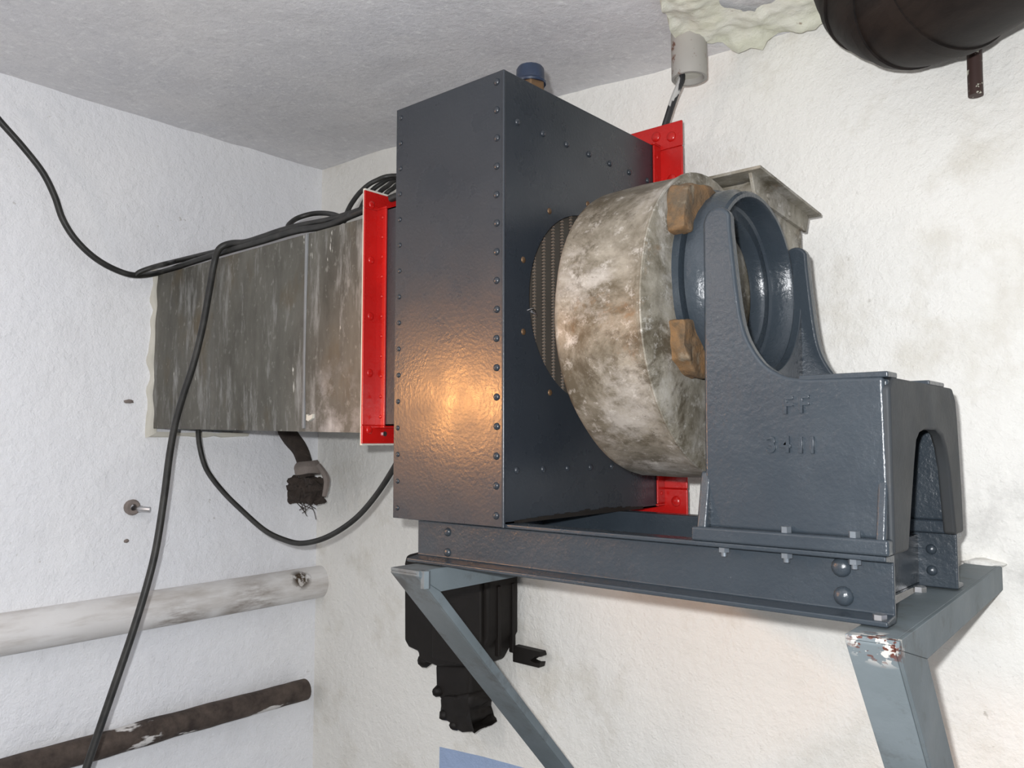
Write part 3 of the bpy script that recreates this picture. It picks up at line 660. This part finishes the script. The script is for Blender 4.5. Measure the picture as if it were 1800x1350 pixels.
for i in range(9):
    a = at(random.uniform(520,560), 882, 1, Y-.01); b = at(random.uniform(520,560), random.uniform(892,918), 1, Y-.01)
    obj('frayed_wire', MB().tube([a, (a+b)/2+Vector((random.uniform(-.012,.012),0,0)), b], .0013, 5, smooth=4), MSACK, hs, smooth=True)
# ------------------------------------------------------------------ cables
def cable(name, pts, r, label, group=None, mat=MCABLE):
    return tag(obj(name, MB().tube(pts, r, 12, smooth=6), mat, smooth=True), label, 'cable', group)
pts = [at(x, y, 0, -2.43) for x, y in ((-40,165),(0,213),(40,258),(75,303),(96,345),(110,385),(132,420),(165,452),(203,474),(240,484))]
pts += [at(x, y, 1, 1.232) for x, y in ((285,478),(340,460),(400,441),(460,424),(520,406),(575,397),(612,381),(634,372))]
pts += [Vector((-1.40, 1.30, .585)), Vector((-1.28, 1.40, .60))]
cable('power_cable', pts, .0088, 'black cable sagging from upper left edge and lying along the duct top')
pts = [at(238, 485, 0, -2.425), at(246, 478, 0, -2.42), at(268, 470, 0, -2.40), at(290, 464, 0, -2.36)]+[at(x, y, 1, 1.25) for x, y in ((310,459),(360,447),(400,438),(430,432))]+[at(x, y, 1, 1.24) for x, y in ((470,413),(520,398),(580,386),(632,370))]
cable('power_cable', pts, .0075, 'second black cable lying along the back of the duct top edge')
ps = ((405,428,2.33),(385,438,2.33),(376,465,2.34),(368,510,2.33),(356,575,2.31),(340,640,2.29),(322,695,2.26),(308,745,2.23),(298,800,2.20),(289,870,2.16),(275,960,2.12),(258,1030,2.09),(232,1115,2.06),(203,1200,2.03),(172,1290,2.00),(140,1385,1.97))
cable('hanging_cable', [at(x, y, 1, d) for x, y, d in ((560,395,1.245),(500,405,1.24),(465,416,1.235),(432,426,1.235))]+[depth(*p) for p in ps], .0092, 'black cable hanging down in front of the duct to the bottom left edge')
pp = ((348,752,1.27),(351,785,1.27),(363,825,1.28),(390,862,1.29),(425,897,1.31),(465,932,1.33),(500,949,1.35),(532,955,1.36),(575,944,1.38),(622,914,1.40),(660,872,1.41),(695,818,1.40))
cable('looping_cable', [at(x, y, 1, d) for x, y, d in pp]+[Vector((-1.52, 1.40, .03)), Vector((-1.40, 1.385, .025)), Vector((-1.36, 1.38, .045))], .0075, 'black cable looping below the duct to the blue box')
pp = ((505,404,1.26),(508,395,1.29),(522,384,1.33),(548,376,1.36),(572,375,1.36),(592,379,1.33),(605,388,1.29))
cable('cable_curl', [at(x, y, 1, d) for x, y, d in pp], .007, 'small black cable curl arching above the duct top')
for k, (pp, lb) in enumerate((
    (((608,378,1.30),(618,358,1.32),(636,335,1.35),(660,318,1.38),(700,309,1.42)), 'outermost of the black cables arching behind the red duct flange'),
    (((630,376,1.34),(645,346,1.37),(668,324,1.40),(705,313,1.44)), 'second outermost of the black cables arching behind the red duct flange'),
    (((650,372,1.38),(662,345,1.41),(680,328,1.44),(710,318,1.48)), 'second innermost of the black cables arching behind the red duct flange'),
    (((667,372,1.42),(675,346,1.45),(690,332,1.47),(715,326,1.52)), 'innermost of the black cables arching behind the red duct flange'))):
    cable('arched_cable', [at(x, y, 1, d) for x, y, d in pp]+[Vector((-1.40-.03*k, 1.47+.02*k, .640-.02*k)), Vector((-1.276, 1.46+.02*k, .62-.02*k))], .0062, lb, 'cables arching into the blue box')
# ------------------------------------------------------------------ ceiling fittings
cx_, cy_ = -.917, 1.70
so = empty('conduit_socket', (cx_, cy_, .84), 'short rust spotted grey conduit hanging from the ceiling above the red flange', 'conduit')
obj('sleeve', MB().lathe([(.842,.034),(.842,.041),(.970,.041),(.970,.034)], (cx_, cy_, 0), 2, 28), MCOND, so, smooth=True)
obj('filling', MB().lathe([(.856,.0005),(.856,.034),(.97,.034)], (cx_, cy_, 0), 2, 24, closed=False), MPATCH, so)
tag(obj('feed_cable', MB().tube([Vector((-.935, 1.685, .87)), at(1198, 138, 1, 1.69), at(1185, 172, 1, 1.69), at(1172, 212, 1, 1.69), at(1160, 250, 1, 1.70)], .0085, 10), MFLAKE, smooth=True), 'paint spattered black cable from the ceiling conduit down to the red flange', 'cable')
# foam around the ceiling opening
fc = at(1318, -25, 2, .945); mb = MB(); na, nr = 110, 22
ux = Vector((1,0,0)); uy = Vector((0,1,0))
outline = [at(x, y, 2, .948) for x, y in ((1158,-10),(1172,25),(1182,55),(1200,64),(1238,64),(1275,66),(1290,76),(1305,68),(1325,62),(1340,68),(1350,56),(1400,43),(1440,26),(1470,5),(1480,-60),(1400,-110),(1280,-110),(1190,-70))]
def ang(v): return math.atan2(v.y-fc.y, v.x-fc.x)
ol = sorted(((ang(v), (v-fc).length) for v in outline))
def rad(a):
    a = (a+PI)%(2*PI)-PI
    for (a0, r0), (a1, r1) in zip(ol, ol[1:]+[(ol[0][0]+2*PI, ol[0][1])]):
        for aa in (a, a+2*PI):
            if a0 <= aa <= a1: return r0+(r1-r0)*(aa-a0)/(a1-a0+1e-9)
    return ol[0][1]
for i in range(na):
    a = 2*PI*i/na; R = rad(a)
    for j in range(nr+1):
        s_ = j/nr; r_ = R*(.35+.65*s_)
        x, y = fc.x+r_*math.cos(a), fc.y+r_*math.sin(a)
        hgt = .010+.016*s_ if s_ < .999 else -.004
        hgt *= 1+.9*noise.noise(Vector((x*14, y*14, 1)))+.35*noise.noise(Vector((x*45, y*45, 4)))
        if y > WY: y = WY-.001
        mb.v.append(Vector((x, y, ceil_z(x)-hgt)))
for i in range(na):
    for j in range(nr): mb.f.append((i*(nr+1)+j, ((i+1)%na)*(nr+1)+j, ((i+1)%na)*(nr+1)+j+1, i*(nr+1)+j+1))
tag(obj('ceiling_foam', mb, MFOAM, smooth=True, angle=60), 'crumbly pale yellow mounting foam around a ceiling opening', 'foam')
# large dark pipe elbow at the top right
el = empty('pipe_elbow', (-.45, 1.6, .7), 'large dark brown tarred pipe elbow under the ceiling at upper right', 'pipe')
R_ = .135; V0 = Vector((-.478, 1.66, 0)); D = Vector((.82, -.57, .0)).normalized(); RC = .17; ZC = .811
def elbow_pts(n, a0=0, a1=1):
    return [V0+D*(RC-RC*math.cos(PI/2*(a0+(a1-a0)*i/n)))+Vector((0,0,ZC+RC-RC*math.sin(PI/2*(a0+(a1-a0)*i/n)))) for i in range(n+1)]
pts = [V0+Vector((0,0,ZC+RC+.08))]+elbow_pts(14)+[V0+D*(RC+.3)+Vector((0,0,ZC)), V0+D*(RC+1.2)+Vector((0,0,ZC))]
obj('elbow_body', MB().tube(pts, R_, 48, smooth=0), MTAR, el, smooth=True)
for a0 in (.12, .42, .72, 1.0):
    obj('seam_band', MB().tube(elbow_pts(3, a0-.035, a0+.035), R_+.004, 48, smooth=0), MTAR, el, smooth=True, angle=50)
p = at(1705, 75, 1, 1.80); q = at(1714, 167, 1, 1.80)
tag(obj('pipe_stub', MB().tube([(q.x+.002, 1.81, p.z+.12), (q.x, 1.805, q.z+.05), (q.x, 1.805, q.z)], .0135, 14, smooth=0), MSTUB, smooth=True), 'short dark pipe stub with chipped paint hanging under the brown elbow', 'pipe')
